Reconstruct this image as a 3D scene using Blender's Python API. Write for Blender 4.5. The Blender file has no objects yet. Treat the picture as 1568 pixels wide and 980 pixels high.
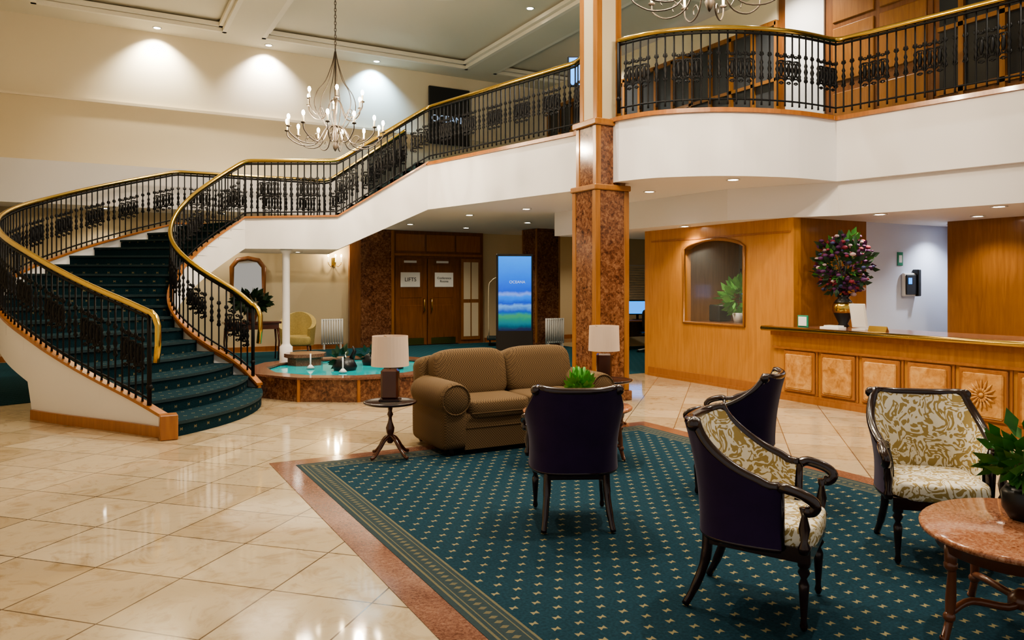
import bpy, math, random
import numpy as np
from mathutils import Vector, Matrix
random.seed(7)
R=math.radians
sc=bpy.context.scene
try: sc.view_settings.look='AgX - Medium High Contrast'
except Exception as ex: print('look',ex)
# ------------------------------------------------------------ materials
def newmat(name):
    m=bpy.data.materials.new(name); m.use_nodes=True
    nt=m.node_tree; b=nt.nodes['Principled BSDF']
    return m,nt,b
def pm(name,col,rough=.5,metal=0,es=0,ecol=None,coat=0,noise=0,nscale=8,trans=0,alpha=1,sheen=0,spec=None):
    m,nt,b=newmat(name)
    b.inputs['Base Color'].default_value=(*col,1); b.inputs['Roughness'].default_value=rough
    b.inputs['Metallic'].default_value=metal
    if spec is not None: b.inputs['Specular IOR Level'].default_value=spec
    if coat: b.inputs['Coat Weight'].default_value=coat; b.inputs['Coat Roughness'].default_value=.08
    if sheen: b.inputs['Sheen Weight'].default_value=sheen
    if es:
        b.inputs['Emission Color'].default_value=(*(ecol or col),1); b.inputs['Emission Strength'].default_value=es
    if trans: b.inputs['Transmission Weight'].default_value=trans
    if alpha<1: b.inputs['Alpha'].default_value=alpha
    if noise:
        tc=nt.nodes.new('ShaderNodeTexCoord'); n=nt.nodes.new('ShaderNodeTexNoise'); n.inputs['Scale'].default_value=nscale
        n.inputs['Detail'].default_value=5
        mx=nt.nodes.new('ShaderNodeMix'); mx.data_type='RGBA'
        mx.inputs[6].default_value=(*[c*(1-noise) for c in col],1); mx.inputs[7].default_value=(*[min(1,c*(1+noise)) for c in col],1)
        nt.links.new(tc.outputs['Object'],n.inputs['Vector']); nt.links.new(n.outputs[0],mx.inputs[0]); nt.links.new(mx.outputs[2],b.inputs['Base Color'])
    return m
def ramp(nt,fac,stops):
    r=nt.nodes.new('ShaderNodeValToRGB'); e=r.color_ramp.elements
    while len(e)<len(stops): e.new(.5)
    for i,(p,c) in enumerate(stops): e[i].position=p; e[i].color=(*c,1)
    nt.links.new(fac,r.inputs[0]); return r.outputs[0]
def mth(nt,op,a,b=None,c=None):
    n=nt.nodes.new('ShaderNodeMath'); n.operation=op
    for i,x in enumerate((a,b,c)):
        if x is None: continue
        if isinstance(x,(int,float)): n.inputs[i].default_value=x
        else: nt.links.new(x,n.inputs[i])
    return n.outputs[0]
def mixc(nt,f,c1,c2):
    mx=nt.nodes.new('ShaderNodeMix'); mx.data_type='RGBA'
    if isinstance(f,(int,float)): mx.inputs[0].default_value=f
    else: nt.links.new(f,mx.inputs[0])
    for i,c in ((6,c1),(7,c2)):
        if isinstance(c,tuple): mx.inputs[i].default_value=(*c,1)
        else: nt.links.new(c,mx.inputs[i])
    return mx.outputs[2]
def texco(nt,kind='Object',scale=(1,1,1),rot=(0,0,0)):
    tc=nt.nodes.new('ShaderNodeTexCoord'); mp=nt.nodes.new('ShaderNodeMapping')
    mp.inputs['Scale'].default_value=scale; mp.inputs['Rotation'].default_value=rot
    nt.links.new(tc.outputs[kind],mp.inputs['Vector']); return mp.outputs[0]
def noise(nt,vec,scale,detail=4,dist=0,rough=.5):
    n=nt.nodes.new('ShaderNodeTexNoise'); n.inputs['Scale'].default_value=scale; n.inputs['Detail'].default_value=detail
    n.inputs['Distortion'].default_value=dist; n.inputs['Roughness'].default_value=rough
    nt.links.new(vec,n.inputs['Vector']); return n.outputs[0]
def wood(name,c1,c2,rough=.3,scale=(9,9,.8),coat=.3):
    m,nt,b=newmat(name); v=texco(nt,'Object',scale)
    n=noise(nt,v,2.2,6,.8)
    nt.links.new(ramp(nt,n,[(.3,c1),(.7,c2)]),b.inputs['Base Color'])
    b.inputs['Roughness'].default_value=rough; b.inputs['Coat Weight'].default_value=coat; b.inputs['Coat Roughness'].default_value=.1
    return m
def granite(name,c1,c2,c3,rough=.15,sc_=38):
    m,nt,b=newmat(name); v=texco(nt)
    n=noise(nt,v,sc_,6,.6,.7); n2=noise(nt,v,3.5,3,.5)
    f=mth(nt,'ADD',mth(nt,'MULTIPLY',n,.75),mth(nt,'MULTIPLY',n2,.25))
    nt.links.new(ramp(nt,f,[(.38,c1),(.5,c2),(.62,c3)]),b.inputs['Base Color'])
    b.inputs['Roughness'].default_value=rough
    return m
def carpet(name,base,dot,px=.125,w=.16,h=.11):
    m,nt,b=newmat(name); v=texco(nt,'UV')
    s=nt.nodes.new('ShaderNodeSeparateXYZ'); nt.links.new(v,s.inputs[0])
    x=mth(nt,'DIVIDE',s.outputs[0],px); y=mth(nt,'DIVIDE',s.outputs[1],px*.75)
    row=mth(nt,'FLOOR',y); off=mth(nt,'MULTIPLY',mth(nt,'FLOORED_MODULO',row,2),.5)
    fx=mth(nt,'ABSOLUTE',mth(nt,'SUBTRACT',mth(nt,'FRACT',mth(nt,'ADD',x,off)),.5))
    fy=mth(nt,'ABSOLUTE',mth(nt,'SUBTRACT',mth(nt,'FRACT',y),.5))
    d=mth(nt,'MULTIPLY',mth(nt,'LESS_THAN',fx,w),mth(nt,'LESS_THAN',fy,mth(nt,'ADD',mth(nt,'MULTIPLY',fx,.9),h*.6)))
    n=noise(nt,v,60,3); bc=ramp(nt,n,[(.3,tuple(c*.75 for c in base)),(.7,tuple(c*1.3 for c in base))])
    nt.links.new(mixc(nt,d,bc,dot),b.inputs['Base Color']); b.inputs['Roughness'].default_value=.95
    b.inputs['Specular IOR Level'].default_value=.1
    return m
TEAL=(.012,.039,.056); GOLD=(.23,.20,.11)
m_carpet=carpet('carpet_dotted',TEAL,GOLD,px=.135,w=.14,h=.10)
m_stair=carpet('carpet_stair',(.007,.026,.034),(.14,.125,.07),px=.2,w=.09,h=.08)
m_carp2=carpet('carpet_plain',(.012,.06,.08),(.03,.09,.12),px=.16)
m_tealb=pm('carpet_border',(.013,.032,.037),.95,noise=.4,nscale=60)
m_goldl=pm('carpet_gold',(.12,.105,.055),.95,noise=.3,nscale=90)
m_floor,nt,b=newmat('marble_tiles'); v=texco(nt,'Object',(1,1,1),(0,0,R(45)))
br=nt.nodes.new('ShaderNodeTexBrick'); br.offset=0; br.squash=1
br.inputs['Scale'].default_value=1; br.inputs['Brick Width'].default_value=.6; br.inputs['Row Height'].default_value=.6
br.inputs['Mortar Size'].default_value=.005; br.inputs['Bias'].default_value=0
br.inputs['Color1'].default_value=(.38,.285,.17,1); br.inputs['Color2'].default_value=(.53,.43,.29,1); br.inputs['Mortar'].default_value=(.13,.085,.05,1)
nt.links.new(v,br.inputs['Vector']); n=noise(nt,v,3.6,8,1.6,.68)
vein=ramp(nt,n,[(.28,(.66,.57,.46)),(.5,(1,1,1)),(.62,(1,.98,.95)),(.8,(.82,.72,.58))])
mx=nt.nodes.new('ShaderNodeMix'); mx.data_type='RGBA'; mx.blend_type='MULTIPLY'; mx.inputs[0].default_value=1
nt.links.new(br.outputs[0],mx.inputs[6]); nt.links.new(vein,mx.inputs[7]); nt.links.new(mx.outputs[2],b.inputs['Base Color'])
b.inputs['Roughness'].default_value=.06
m_gran=granite('granite_red',(.045,.016,.009),(.155,.062,.030),(.28,.145,.075),.15,20)
m_granl=granite('granite_table',(.20,.065,.03),(.38,.16,.085),(.50,.29,.18),.1,60)
m_granb=granite('granite_border',(.11,.045,.028),(.20,.09,.058),(.28,.15,.10),.12,60)
m_wood=wood('wood_honey',(.39,.165,.036),(.50,.23,.056))
m_wood2=wood('wood_honey_dark',(.24,.098,.024),(.33,.14,.036))
m_woodd=wood('wood_door',(.15,.055,.017),(.23,.09,.028))
m_burl=granite('wood_burl',(.40,.17,.045),(.56,.28,.09),(.66,.38,.15),.3,9)
m_trim=wood('wood_trim',(.29,.108,.03),(.38,.15,.042))
m_mahog=pm('wood_mahogany',(.018,.005,.005),.2,coat=.5)
m_mahog2=pm('wood_mahogany_red',(.08,.022,.010),.22,coat=.5)
m_walnut=pm('wood_walnut',(.16,.055,.024),.3,coat=.4,noise=.3)
m_purple=pm('velvet_purple',(.022,.009,.044),.75,noise=.3,sheen=.12,spec=.2)
m_white=pm('wall_white',(.77,.75,.75),.7)
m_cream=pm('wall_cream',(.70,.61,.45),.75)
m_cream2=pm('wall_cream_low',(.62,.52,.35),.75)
m_ceil=pm('ceiling_paint',(.66,.61,.48),.8)
m_ceilw=pm('ceiling_moulding',(.74,.69,.57),.7)
m_blue=pm('wall_bluewhite',(.64,.69,.84),.7)
m_brass=pm('brass',(.60,.42,.12),.2,1)
m_iron=pm('black_iron',(.006,.006,.007),.55,0,spec=.25)
m_pewter=pm('pewter',(.05,.038,.028),.5,.2,spec=.3)
m_bulb=pm('bulb',(1,.85,.6),.4,es=90,ecol=(1,.80,.52))
m_candle=pm('candle_sleeve',(.75,.68,.5),.5,es=.6,ecol=(1,.75,.4))
m_disc=pm('downlight_glow',(1,1,1),.4,es=45,ecol=(1,.9,.74))
m_shade=pm('lamp_shade',(.60,.45,.34),.8,es=.15,ecol=(1,.74,.52))
m_black=pm('black_plastic',(.010,.010,.011),.35)
m_paper=pm('paper_white',(.82,.82,.80),.7)
m_leaf=pm('leaf_green',(.04,.17,.025),.5,noise=.5,nscale=20)
m_leafd=pm('leaf_dark',(.02,.055,.025),.55,noise=.5,nscale=20)
m_leafb=pm('leaf_bright',(.09,.34,.045),.5,noise=.3,nscale=20)
m_fl1=pm('flower_purple',(.075,.014,.08),.7); m_fl2=pm('flower_red',(.17,.012,.03),.7); m_fl3=pm('flower_white',(.42,.30,.32),.7); m_fl4=pm('flower_blue',(.05,.06,.16),.7)
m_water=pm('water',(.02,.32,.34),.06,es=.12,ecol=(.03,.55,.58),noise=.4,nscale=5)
m_mirror=pm('mirror',(.6,.6,.6),.05,1)
m_glass=pm('glass',(.45,.5,.5),.03,alpha=.05)
m_dglass=pm('dark_glass',(.025,.028,.032),.12)
m_gglass=pm('grey_glass',(.06,.063,.068),.2)
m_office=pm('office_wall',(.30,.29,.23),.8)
m_rad=pm('radiator_white',(.7,.7,.68),.4)
m_green=pm('sign_green',(.02,.25,.14),.5)
m_yel=pm('fabric_yellow',(.50,.39,.15),.85,noise=.3,nscale=30)
m_casing=pm('white_casing',(.7,.7,.7),.4)
m_lblue=pm('blue_led',(.02,.25,.8),.4,es=1.6,ecol=(.02,.30,1))
m_letter=pm('letter_lit',(.3,.4,.6),.4,es=.5,ecol=(.5,.68,1))
m_mir2=pm('column_cladding',(.55,.47,.33),.15)
m_dam,nt,b=newmat('fabric_damask'); v=texco(nt,'Object')
n=noise(nt,v,8,2,1.8,.45); w=mth(nt,'SINE',mth(nt,'MULTIPLY',n,34))
nt.links.new(ramp(nt,mth(nt,'ADD',mth(nt,'MULTIPLY',w,.5),.5),[(.54,(.80,.74,.61)),(.60,(.38,.275,.10))]),b.inputs['Base Color']); b.inputs['Roughness'].default_value=.75
m_sofa,nt,b=newmat('fabric_brown_check'); v=texco(nt,'Object')
ck=nt.nodes.new('ShaderNodeTexChecker'); ck.inputs['Scale'].default_value=75
ck.inputs[1].default_value=(.18,.115,.057,1); ck.inputs[2].default_value=(.085,.052,.027,1); nt.links.new(v,ck.inputs[0])
nt.links.new(ck.outputs[0],b.inputs['Base Color']); b.inputs['Roughness'].default_value=.9; b.inputs['Specular IOR Level'].default_value=.2
m_screen,nt,b=newmat('screen_image'); v=texco(nt,'Object')
s=nt.nodes.new('ShaderNodeSeparateXYZ'); nt.links.new(v,s.inputs[0])
nz=noise(nt,v,6,4,.6)
zz=mth(nt,'ADD',mth(nt,'DIVIDE',mth(nt,'SUBTRACT',s.outputs[2],.75),1.45),mth(nt,'MULTIPLY',mth(nt,'SUBTRACT',nz,.5),.09))
col=ramp(nt,zz,[(0,(.0,.01,.05)),(.08,(.0,.12,.16)),(.20,(.03,.22,.10)),(.25,(.0,.06,.35)),(.33,(.10,.28,.60)),(.37,(.0,.05,.45)),(.46,(.0,.18,.75)),(.5,(.15,.25,.65)),(.54,(.0,.07,.55)),(1,(.0,.24,.90))])
b.inputs['Base Color'].default_value=(0,0,0,1); nt.links.new(col,b.inputs['Emission Color']); b.inputs['Emission Strength'].default_value=1.5

# ------------------------------------------------------------ mesh builder
class M:
    def __init__(s): s.v=[];s.f=[];s.mi=[];s.sm=[];s.uv=[];s.mats=[];s.T=None
    def mid(s,m):
        if m not in s.mats: s.mats.append(m)
        return s.mats.index(m)
    def add(s,vs,fs,m,smooth=False,uvs=None):
        o=len(s.v); vs=[Vector(p) for p in vs]
        if uvs is None: uvs=[(p.x,p.y) for p in vs]
        if s.T is not None: vs=[s.T@p for p in vs]
        s.v+=vs; s.uv+=uvs; k=s.mid(m)
        for f in fs: s.f.append(tuple(i+o for i in f)); s.mi.append(k); s.sm.append(smooth)
    def box(s,x0,x1,y0,y1,z0,z1,m):
        s.add([(x0,y0,z0),(x1,y0,z0),(x1,y1,z0),(x0,y1,z0),(x0,y0,z1),(x1,y0,z1),(x1,y1,z1),(x0,y1,z1)],
              [(3,2,1,0),(4,5,6,7),(0,1,5,4),(1,2,6,5),(2,3,7,6),(3,0,4,7)],m)
    def bbox(s,x0,x1,y0,y1,z0,z1,m,b=.01):
        x0,x1=sorted((x0,x1));y0,y1=sorted((y0,y1));z0,z1=sorted((z0,z1))
        P=lambda z,d:[(x0+d,y0+b,z),(x0+b,y0+d,z),(x1-b,y0+d,z),(x1-d,y0+b,z),(x1-d,y1-b,z),(x1-b,y1-d,z),(x0+b,y1-d,z),(x0+d,y1-b,z)]
        L=[P(z0,b),P(z0+b,0),P(z1-b,0),P(z1,b)]
        vs=sum(L,[]); fs=[tuple(reversed(range(8))),tuple(range(24,32))]
        for k in range(3):
            for i in range(8): fs.append((k*8+i,k*8+(i+1)%8,k*8+8+(i+1)%8,k*8+8+i))
        s.add(vs,fs,m)
    def lathe(s,prof,m,seg=16,c=(0,0,0),sx=1,sy=1,smooth=True):
        vs=[];fs=[]
        for r,z in prof:
            for i in range(seg):
                a=2*math.pi*i/seg; vs.append((c[0]+r*sx*math.cos(a),c[1]+r*sy*math.sin(a),c[2]+z))
        n=len(prof)
        for k in range(n-1):
            for i in range(seg):
                j=(i+1)%seg; fs.append((k*seg+i,k*seg+j,(k+1)*seg+j,(k+1)*seg+i))
        fs.append(tuple(reversed(range(seg)))); fs.append(tuple(range((n-1)*seg,n*seg)))
        s.add(vs,fs,m,smooth)
    def tube(s,pts,r,m,seg=8,closed=False):
        pts=[Vector(p) for p in pts]; n=len(pts)
        if not isinstance(r,(list,tuple)): r=[r]*n
        vs=[];fs=[]; up=None
        for i,p in enumerate(pts):
            if closed: t=(pts[(i+1)%n]-pts[i-1])
            else: t=pts[min(i+1,n-1)]-pts[max(i-1,0)]
            if t.length<1e-9: t=Vector((0,0,1))
            t.normalize()
            if up is None:
                up=Vector((0,0,1)) if abs(t.z)<.9 else Vector((1,0,0))
            up=(up-t*up.dot(t))
            if up.length<1e-6: up=Vector((1,0,0))
            up.normalize(); sd=t.cross(up)
            for k in range(seg):
                a=2*math.pi*k/seg+math.pi/seg; vs.append(p+(up*math.cos(a)+sd*math.sin(a))*r[i])
        for i in range(n if closed else n-1):
            i2=(i+1)%n
            for k in range(seg):
                k2=(k+1)%seg; fs.append((i*seg+k,i*seg+k2,i2*seg+k2,i2*seg+k))
        if not closed: fs.append(tuple(reversed(range(seg)))); fs.append(tuple(range((n-1)*seg,n*seg)))
        s.add(vs,fs,m,True)
    def soft(s,c,h,m,e=.35,nu=24,nv=14,rx=0):
        vs=[];fs=[]; pw=lambda x,e:math.copysign(abs(x)**e,x)
        for j in range(nv+1):
            b=-math.pi/2+math.pi*j/nv
            for i in range(nu):
                a=2*math.pi*i/nu
                p=Vector((h[0]*pw(math.cos(b),e)*pw(math.cos(a),e),h[1]*pw(math.cos(b),e)*pw(math.sin(a),e),h[2]*pw(math.sin(b),e)))
                if rx: p=Matrix.Rotation(rx,3,'X')@p
                vs.append(p+Vector(c))
        for j in range(nv):
            for i in range(nu):
                k=(i+1)%nu; fs.append((j*nu+i,j*nu+k,(j+1)*nu+k,(j+1)*nu+i))
        s.add(vs,fs,m,True)
    def ball(s,c,r,m,seg=10,sz=1):
        s.soft(c,(r,r,r*sz),m,1,seg,max(4,seg//2))
    def prism(s,poly,z0,z1,m,mside=None,mbot=None):
        n=len(poly)
        s.add([(x,y,z1) for x,y in poly],[tuple(range(n))],m)
        s.add([(x,y,z0) for x,y in poly],[tuple(reversed(range(n)))],mbot or m)
        s.add([(x,y,z0) for x,y in poly]+[(x,y,z1) for x,y in poly],[(i,(i+1)%n,n+(i+1)%n,n+i) for i in range(n)],mside or m)
    def ribbon(s,A,B,m,smooth=True):
        n=len(A); u=[0]
        for i in range(1,n): u.append(u[-1]+(Vector(A[i])-Vector(A[i-1])).length)
        s.add(list(A)+list(B),[(i,i+1,n+i+1,n+i) for i in range(n-1)],m,smooth,
              [(u[i],A[i][2]) for i in range(n)]+[(u[i],B[i][2]) for i in range(n)])
    def sweep(s,path,w,h,m,off=0):
        n=len(path); vs=[];fs=[]
        for i in range(n):
            a=Vector(path[max(i-1,0)]);b=Vector(path[min(i+1,n-1)]);t=(b-a);t.z=0
            if t.length<1e-6: t=Vector((1,0,0))
            t.normalize(); nn=Vector((-t.y,t.x,0)); p=Vector(path[i])+nn*off
            vs+=[p-nn*w/2,p+nn*w/2,p+nn*w/2+Vector((0,0,h)),p-nn*w/2+Vector((0,0,h))]
        for i in range(n-1):
            for k in range(4): fs.append((i*4+k,i*4+(k+1)%4,i*4+4+(k+1)%4,i*4+4+k))
        fs+= [(3,2,1,0),(n*4-4,n*4-3,n*4-2,n*4-1)]
        s.add(vs,fs,m)
    def leaves(s,c,rad,n,size,m,up=.3,sz=1):
        for _ in range(n):
            d=Vector((random.gauss(0,1),random.gauss(0,1),random.gauss(0,1))).normalized()
            q=Vector(c)+Vector((d.x*rad,d.y*rad,d.z*rad*sz))*random.uniform(.45,1)
            dr=(d+Vector((random.uniform(-.6,.6),random.uniform(-.6,.6),up+random.uniform(-.5,.5)))).normalized()
            sd=dr.cross(Vector((random.random(),random.random(),random.random()))).normalized()
            L=size*random.uniform(.7,1.3); W=L*.27; nn=dr.cross(sd)
            vs=[q,q+dr*L*.45+sd*W+nn*L*.06,q+dr*L*.5,q+dr*L,q+dr*L*.45-sd*W+nn*L*.06]
            s.add(vs,[(0,1,2),(1,3,2),(0,2,4),(2,3,4)],m,True)
    def obj(s,name,loc=(0,0,0),rz=0,parent=None):
        me=bpy.data.meshes.new(name); me.from_pydata([tuple(p) for p in s.v],[],s.f)
        for m in s.mats: me.materials.append(m)
        me.polygons.foreach_set('material_index',s.mi); me.polygons.foreach_set('use_smooth',s.sm)
        uvl=me.uv_layers.new(name='UVMap')
        idx=np.zeros(len(me.loops),dtype=np.int32); me.loops.foreach_get('vertex_index',idx)
        uvl.data.foreach_set('uv',np.array(s.uv,dtype=np.float32)[idx].ravel())
        me.update(); o=bpy.data.objects.new(name,me); sc.collection.objects.link(o)
        o.location=loc; o.rotation_euler=(0,0,rz)
        if parent: o.parent=parent
        return o
def catmull(P,n=8):
    P=[Vector(p) for p in P]; out=[]
    for i in range(len(P)-1):
        p0=P[max(i-1,0)];p1=P[i];p2=P[i+1];p3=P[min(i+2,len(P)-1)]
        for k in range(n):
            t=k/n; out.append(.5*((2*p1)+(p2-p0)*t+(2*p0-5*p1+4*p2-p3)*t*t+(3*p1-p0-3*p2+p3)*t**3))
    out.append(P[-1]); return out
def text(body,size,loc,rot,mat,name,parent=None):
    c=bpy.data.curves.new(name,'FONT'); c.body=body; c.size=size; c.align_x='CENTER'; c.align_y='CENTER'; c.extrude=.001
    o=bpy.data.objects.new(name,c); sc.collection.objects.link(o); c.materials.append(mat)
    o.rotation_euler=rot; o.location=loc
    if parent:
        bpy.context.view_layer.update()
        o.parent=parent; o.matrix_parent_inverse=parent.matrix_world.inverted()
    return o

# ------------------------------------------------------------ camera
cam=bpy.data.cameras.new('camera'); co=bpy.data.objects.new('camera',cam); sc.collection.objects.link(co)
co.location=(0,0,1.68); co.rotation_euler=(R(90),0,R(-29)); cam.sensor_width=36; cam.lens=36*1150/1568; cam.shift_y=-55/1568
sc.camera=co

# ------------------------------------------------------------ shell
ZC=7.6
m=M(); m.box(-2.1,14,-3,19.7,-.2,0,m_floor); m.obj('floor')
m=M(); m.prism([(4.6,15.3),(8.1,15.3),(8.1,11.2),(13.7,11.2),(13.7,16.1),(11.1,16.1),(11.1,19.2),(4.6,19.2)],.0,.006,m_carp2); m.obj('corridor_carpet')
m=M(); m.prism([(-1.85,12.2),(.6,13.2),(1.6,15.6),(4.6,16.4),(4.6,19.2),(-1.85,19.2)],.0,.006,m_carp2); m.obj('corridor_carpet')
m=M(); X0,X1,Y0,Y1=1.42,5.86,.2,7.25
def frame(m,x0,x1,y0,y1,w,z,mat):
    m.box(x0,x0+w,y0,y1,0,z,mat); m.box(x1-w,x1,y0,y1,0,z,mat); m.box(x0+w,x1-w,y0,y0+w,0,z,mat); m.box(x0+w,x1-w,y1-w,y1,0,z,mat)
frame(m,X0,X1,Y0,Y1,.2,.004,m_granb)
m.obj('trim_granite_border')
m=M(); x0,x1,y0,y1=X0+.2,X1-.2,Y0+.2,Y1-.2
for w,mt in ((.035,m_tealb),(.014,m_goldl),(.022,m_tealb),(.007,m_goldl)):
    frame(m,x0,x1,y0,y1,w,.006,mt); x0+=w;x1-=w;y0+=w;y1-=w
frame(m,x0,x1,y0,y1,.10,.006,m_tealb)
k=y0+.05
while k<y1-.02:
    for xx in (x0+.05,x1-.05):
        m.add([(xx-.028,k,.0065),(xx,k-.018,.0065),(xx+.028,k,.0065),(xx,k+.018,.0065)],[(0,1,2,3)],m_goldl)
    k+=.06
k=x0+.05
while k<x1-.02:
    m.add([(k-.018,y1-.05,.0065),(k,y1-.078,.0065),(k+.018,y1-.05,.0065),(k,y1-.022,.0065)],[(0,1,2,3)],m_goldl); k+=.06
x0+=.1;x1-=.1;y0+=.1;y1-=.1
for w,mt in ((.007,m_goldl),(.022,m_tealb),(.014,m_goldl)):
    frame(m,x0,x1,y0,y1,w,.006,mt); x0+=w;x1-=w;y0+=w;y1-=w
m.box(x0,x1,y0,y1,0,.006,m_carpet); m.obj('rug')

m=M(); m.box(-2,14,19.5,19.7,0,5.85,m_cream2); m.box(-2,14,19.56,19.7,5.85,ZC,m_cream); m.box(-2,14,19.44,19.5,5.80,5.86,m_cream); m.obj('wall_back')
m=M(); m.box(-2.1,-1.9,4,19.5,0,ZC,m_cream); m.obj('wall_left')
m=M(); m.box(13.8,14,-3,19.5,0,4.1,m_cream2); m.obj('wall_right')
m=M(); m.box(-1.9,6.0,18.3,19.43,3.35,4.25,m_white); m.obj('trim_bulkhead')
m=M(); m.box(-1.9,5.7,19.44,19.5,.0,.12,m_trim); m.box(9.9,13.8,19.44,19.5,0,.12,m_trim); m.obj('baseboard_back')
m=M(); m.box(-2.1,14,-3,19.7,ZC+.25,ZC+.3,m_ceil)
xs=[(-2.1,-1.2),(2.7,3.5),(9.0,9.8),(13.3,14)]; ys=[(-3,-2.2),(3.2,4.0),(11.0,11.8),(18.8,19.7)]
for a,b2 in xs: m.box(a,b2,-3,19.7,ZC,ZC+.26,m_ceil)
for i in range(3):
    for a,b2 in ys: m.box(xs[i][1],xs[i+1][0],a,b2,ZC,ZC+.26,m_ceil)
for i in range(3):
    for j in range(3):
        xa,xb,ya,yb=xs[i][1],xs[i+1][0],ys[j][1],ys[j+1][0]
        for q in range(2):
            d=q*.08; z0=ZC+.0+q*.1; z1=z0+.09; ww=.10
            m.box(xa+d,xa+d+ww,ya+d,yb-d,z0,z1,m_ceilw); m.box(xb-d-ww,xb-d,ya+d,yb-d,z0,z1,m_ceilw)
            m.box(xa+d,xb-d,ya+d,ya+d+ww,z0,z1,m_ceilw); m.box(xa+d,xb-d,yb-d-ww,yb-d,z0,z1,m_ceilw)
for c in ((6.2,14.2),(3.46,12.26),(5.5,5.75)):
    m.lathe([(.02,.26),(.02,.14),(.45,.14),(.62,.18),(.7,.16),(.85,.22),(.9,.26)],m_ceilw,36,(c[0],c[1],ZC))
m.obj('ceiling')

# ------------------------------------------------------------ mezzanine slab
edge=[(10.6,.5),(9.68,4.87),(9.21,7.10)]+[tuple(p[:2]) for p in catmull([(9.21,7.10,0),(8.3,7.16,0),(7.38,7.50,0),(6.75,8.05,0),(6.51,8.61,0)],6)][1:]+[(6.56,9.8),(5.69,13.65),(6.1,15.9),(6.3,19.5)]
m=M(); m.prism(edge+[(14,19.5),(14,-3),(11.2,-3)],3.14,4.05,m_carp2,m_white,m_white)
m.obj('mezzanine_floor')
m=M(); p3=[(x,y,4.0) for x,y in [(11.2,-3)]+edge[:edge.index((5.69,13.65))+1]]; m.sweep(p3,.08,.06,m_trim); m.obj('trim_mezzanine')
m=M(); m.prism([(8.2,13),(8.5,8.5),(9.15,7.35),(9.30,7.15),(9.78,4.87),(10.7,.5),(11.3,-3),(13.8,-3),(13.8,11.2),(12.5,11.2),(12.5,13)],2.66,3.139,m_white); m.obj('ceiling_reception')

m=M()
XU=12.0
m.box(XU,XU+.15,-3,19.4,4.05,ZC,m_woodd)
for (ya,yb,kind) in ((10.6,19.4,'g'),(9.5,10.4,'w'),(7.4,9.4,'p'),(-3,7.3,'g')):
    if kind=='w': m.box(XU-.04,XU,ya,yb,4.05,ZC,m_white)
    elif kind=='p':
        m.box(XU-.03,XU,ya,yb,4.05,ZC,m_woodd); 
        for zz in (4.2,5.4,6.5): m.bbox(XU-.06,XU-.03,ya+.1,(ya+yb)/2-.05,zz,zz+1.0,m_wood2,.015); m.bbox(XU-.06,XU-.03,(ya+yb)/2+.05,yb-.1,zz,zz+1.0,m_wood2,.015)
    else:
        m.box(XU-.02,XU,ya,yb,4.75,6.9,m_gglass if ya>8 else m_dglass); m.box(XU-.05,XU,ya,yb,4.05,4.75,m_woodd); m.box(XU-.05,XU,ya,yb,6.9,ZC,m_cream)
        y=ya
        while y<=yb: m.box(XU-.09,XU,y-.04,y+.04,4.05,6.95,m_wood2); y+=.62
        m.box(XU-.09,XU,ya,yb,5.75,5.82,m_wood2); m.box(XU-.09,XU,ya,yb,4.72,4.8,m_wood2); m.box(XU-.09,XU,ya,yb,6.88,6.98,m_wood2)
m.obj('wall_mezzanine')
m=M(); m.bbox(8.1,9.35,19.36,19.435,5.6,7.2,m_black,.01); sb=m.obj('sign_board')
text('OCEANA',.27,(8.72,19.35,6.3),(R(90),0,0),m_letter,'sign_text',sb)
m=M(); m.bbox(-.50,.50,-.03,.03,-.3,.3,m_black,.01); m.box(-.47,.47,-.034,-.029,-.27,.27,m_lblue); m.tube([(0,.04,0),(0,.04,1.8)],.03,m_black,8); m.obj('television',(8.68,12.34,5.92),R(-29))

# ------------------------------------------------------------ reception walls
XW=8.95; YC=7.63; ZL=2.66
def arc_open(y0,y1,zb,zs,zt,n=12):
    return [(y0+(y1-y0)*i/n, zs+(zt-zs)*math.sin(math.pi*i/n)**.6) for i in range(n+1)]
m=M(); wy0,wy1,wz0=8.58,9.97,1.02
m.box(XW,XW+.15,YC,wy0,0,ZL,m_wood); m.box(XW,XW+.15,wy1,10.89,0,ZL,m_wood); m.box(XW,XW+.15,wy0,wy1,0,wz0,m_wood)
A=arc_open(wy0,wy1,wz0,2.28,2.42)
for x in (XW,XW+.15):
    vs=[(x,y,z) for y,z in A]+[(x,y,ZL) for y,z in A]; n=len(A)
    m.add(vs,[(i,i+1,n+i+1,n+i) for i in range(n-1)],m_wood)
m.ribbon([(XW,y,z) for y,z in A],[(XW+.15,y,z) for y,z in A],m_wood,False)
m.bbox(XW-.012,XW,YC+.05,10.85,2.44+.0,2.47,m_trim,.004)
m.obj('wall_reception')
m=M(); m.box(XW,12.6,10.89,11.04,0,ZL,m_wood); m.obj('wall_reception_end')
m=M(); m.box(XW+.15,10.6,YC,YC+.12,0,ZL,m_wood2); m.obj('wall_reception_side')
m=M(); fr=[(XW-.01,wy0,wz0)]+[(XW-.01,y,z) for y,z in A]+[(XW-.01,wy1,wz0)]
m.tube(fr,.03,m_wood2,6,True); m.box(XW+.06,XW+.07,wy0,wy1,wz0,2.42,m_glass); m.obj('window_1')
m=M(); m.box(XW-.03,XW,8.2,10.91,0,.16,m_trim); m.box(XW-.045,XW,8.2,10.91,.0,.05,m_trim); m.obj('baseboard_reception')
m=M(); m.box(10.6,12.8,YC+.02,YC+.14,0,ZL,m_blue); m.box(12.8,12.9,6.5,YC+.1,0,ZL,m_blue); m.obj('wall_alcove')
m=M(); m.box(11.7,11.85,-3,7.0,0,ZL,m_wood2)
for y in (6.9,5.2,3.5,1.8): m.box(11.68,11.7,y-1.6,y,.9,.93,m_trim)
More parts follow.
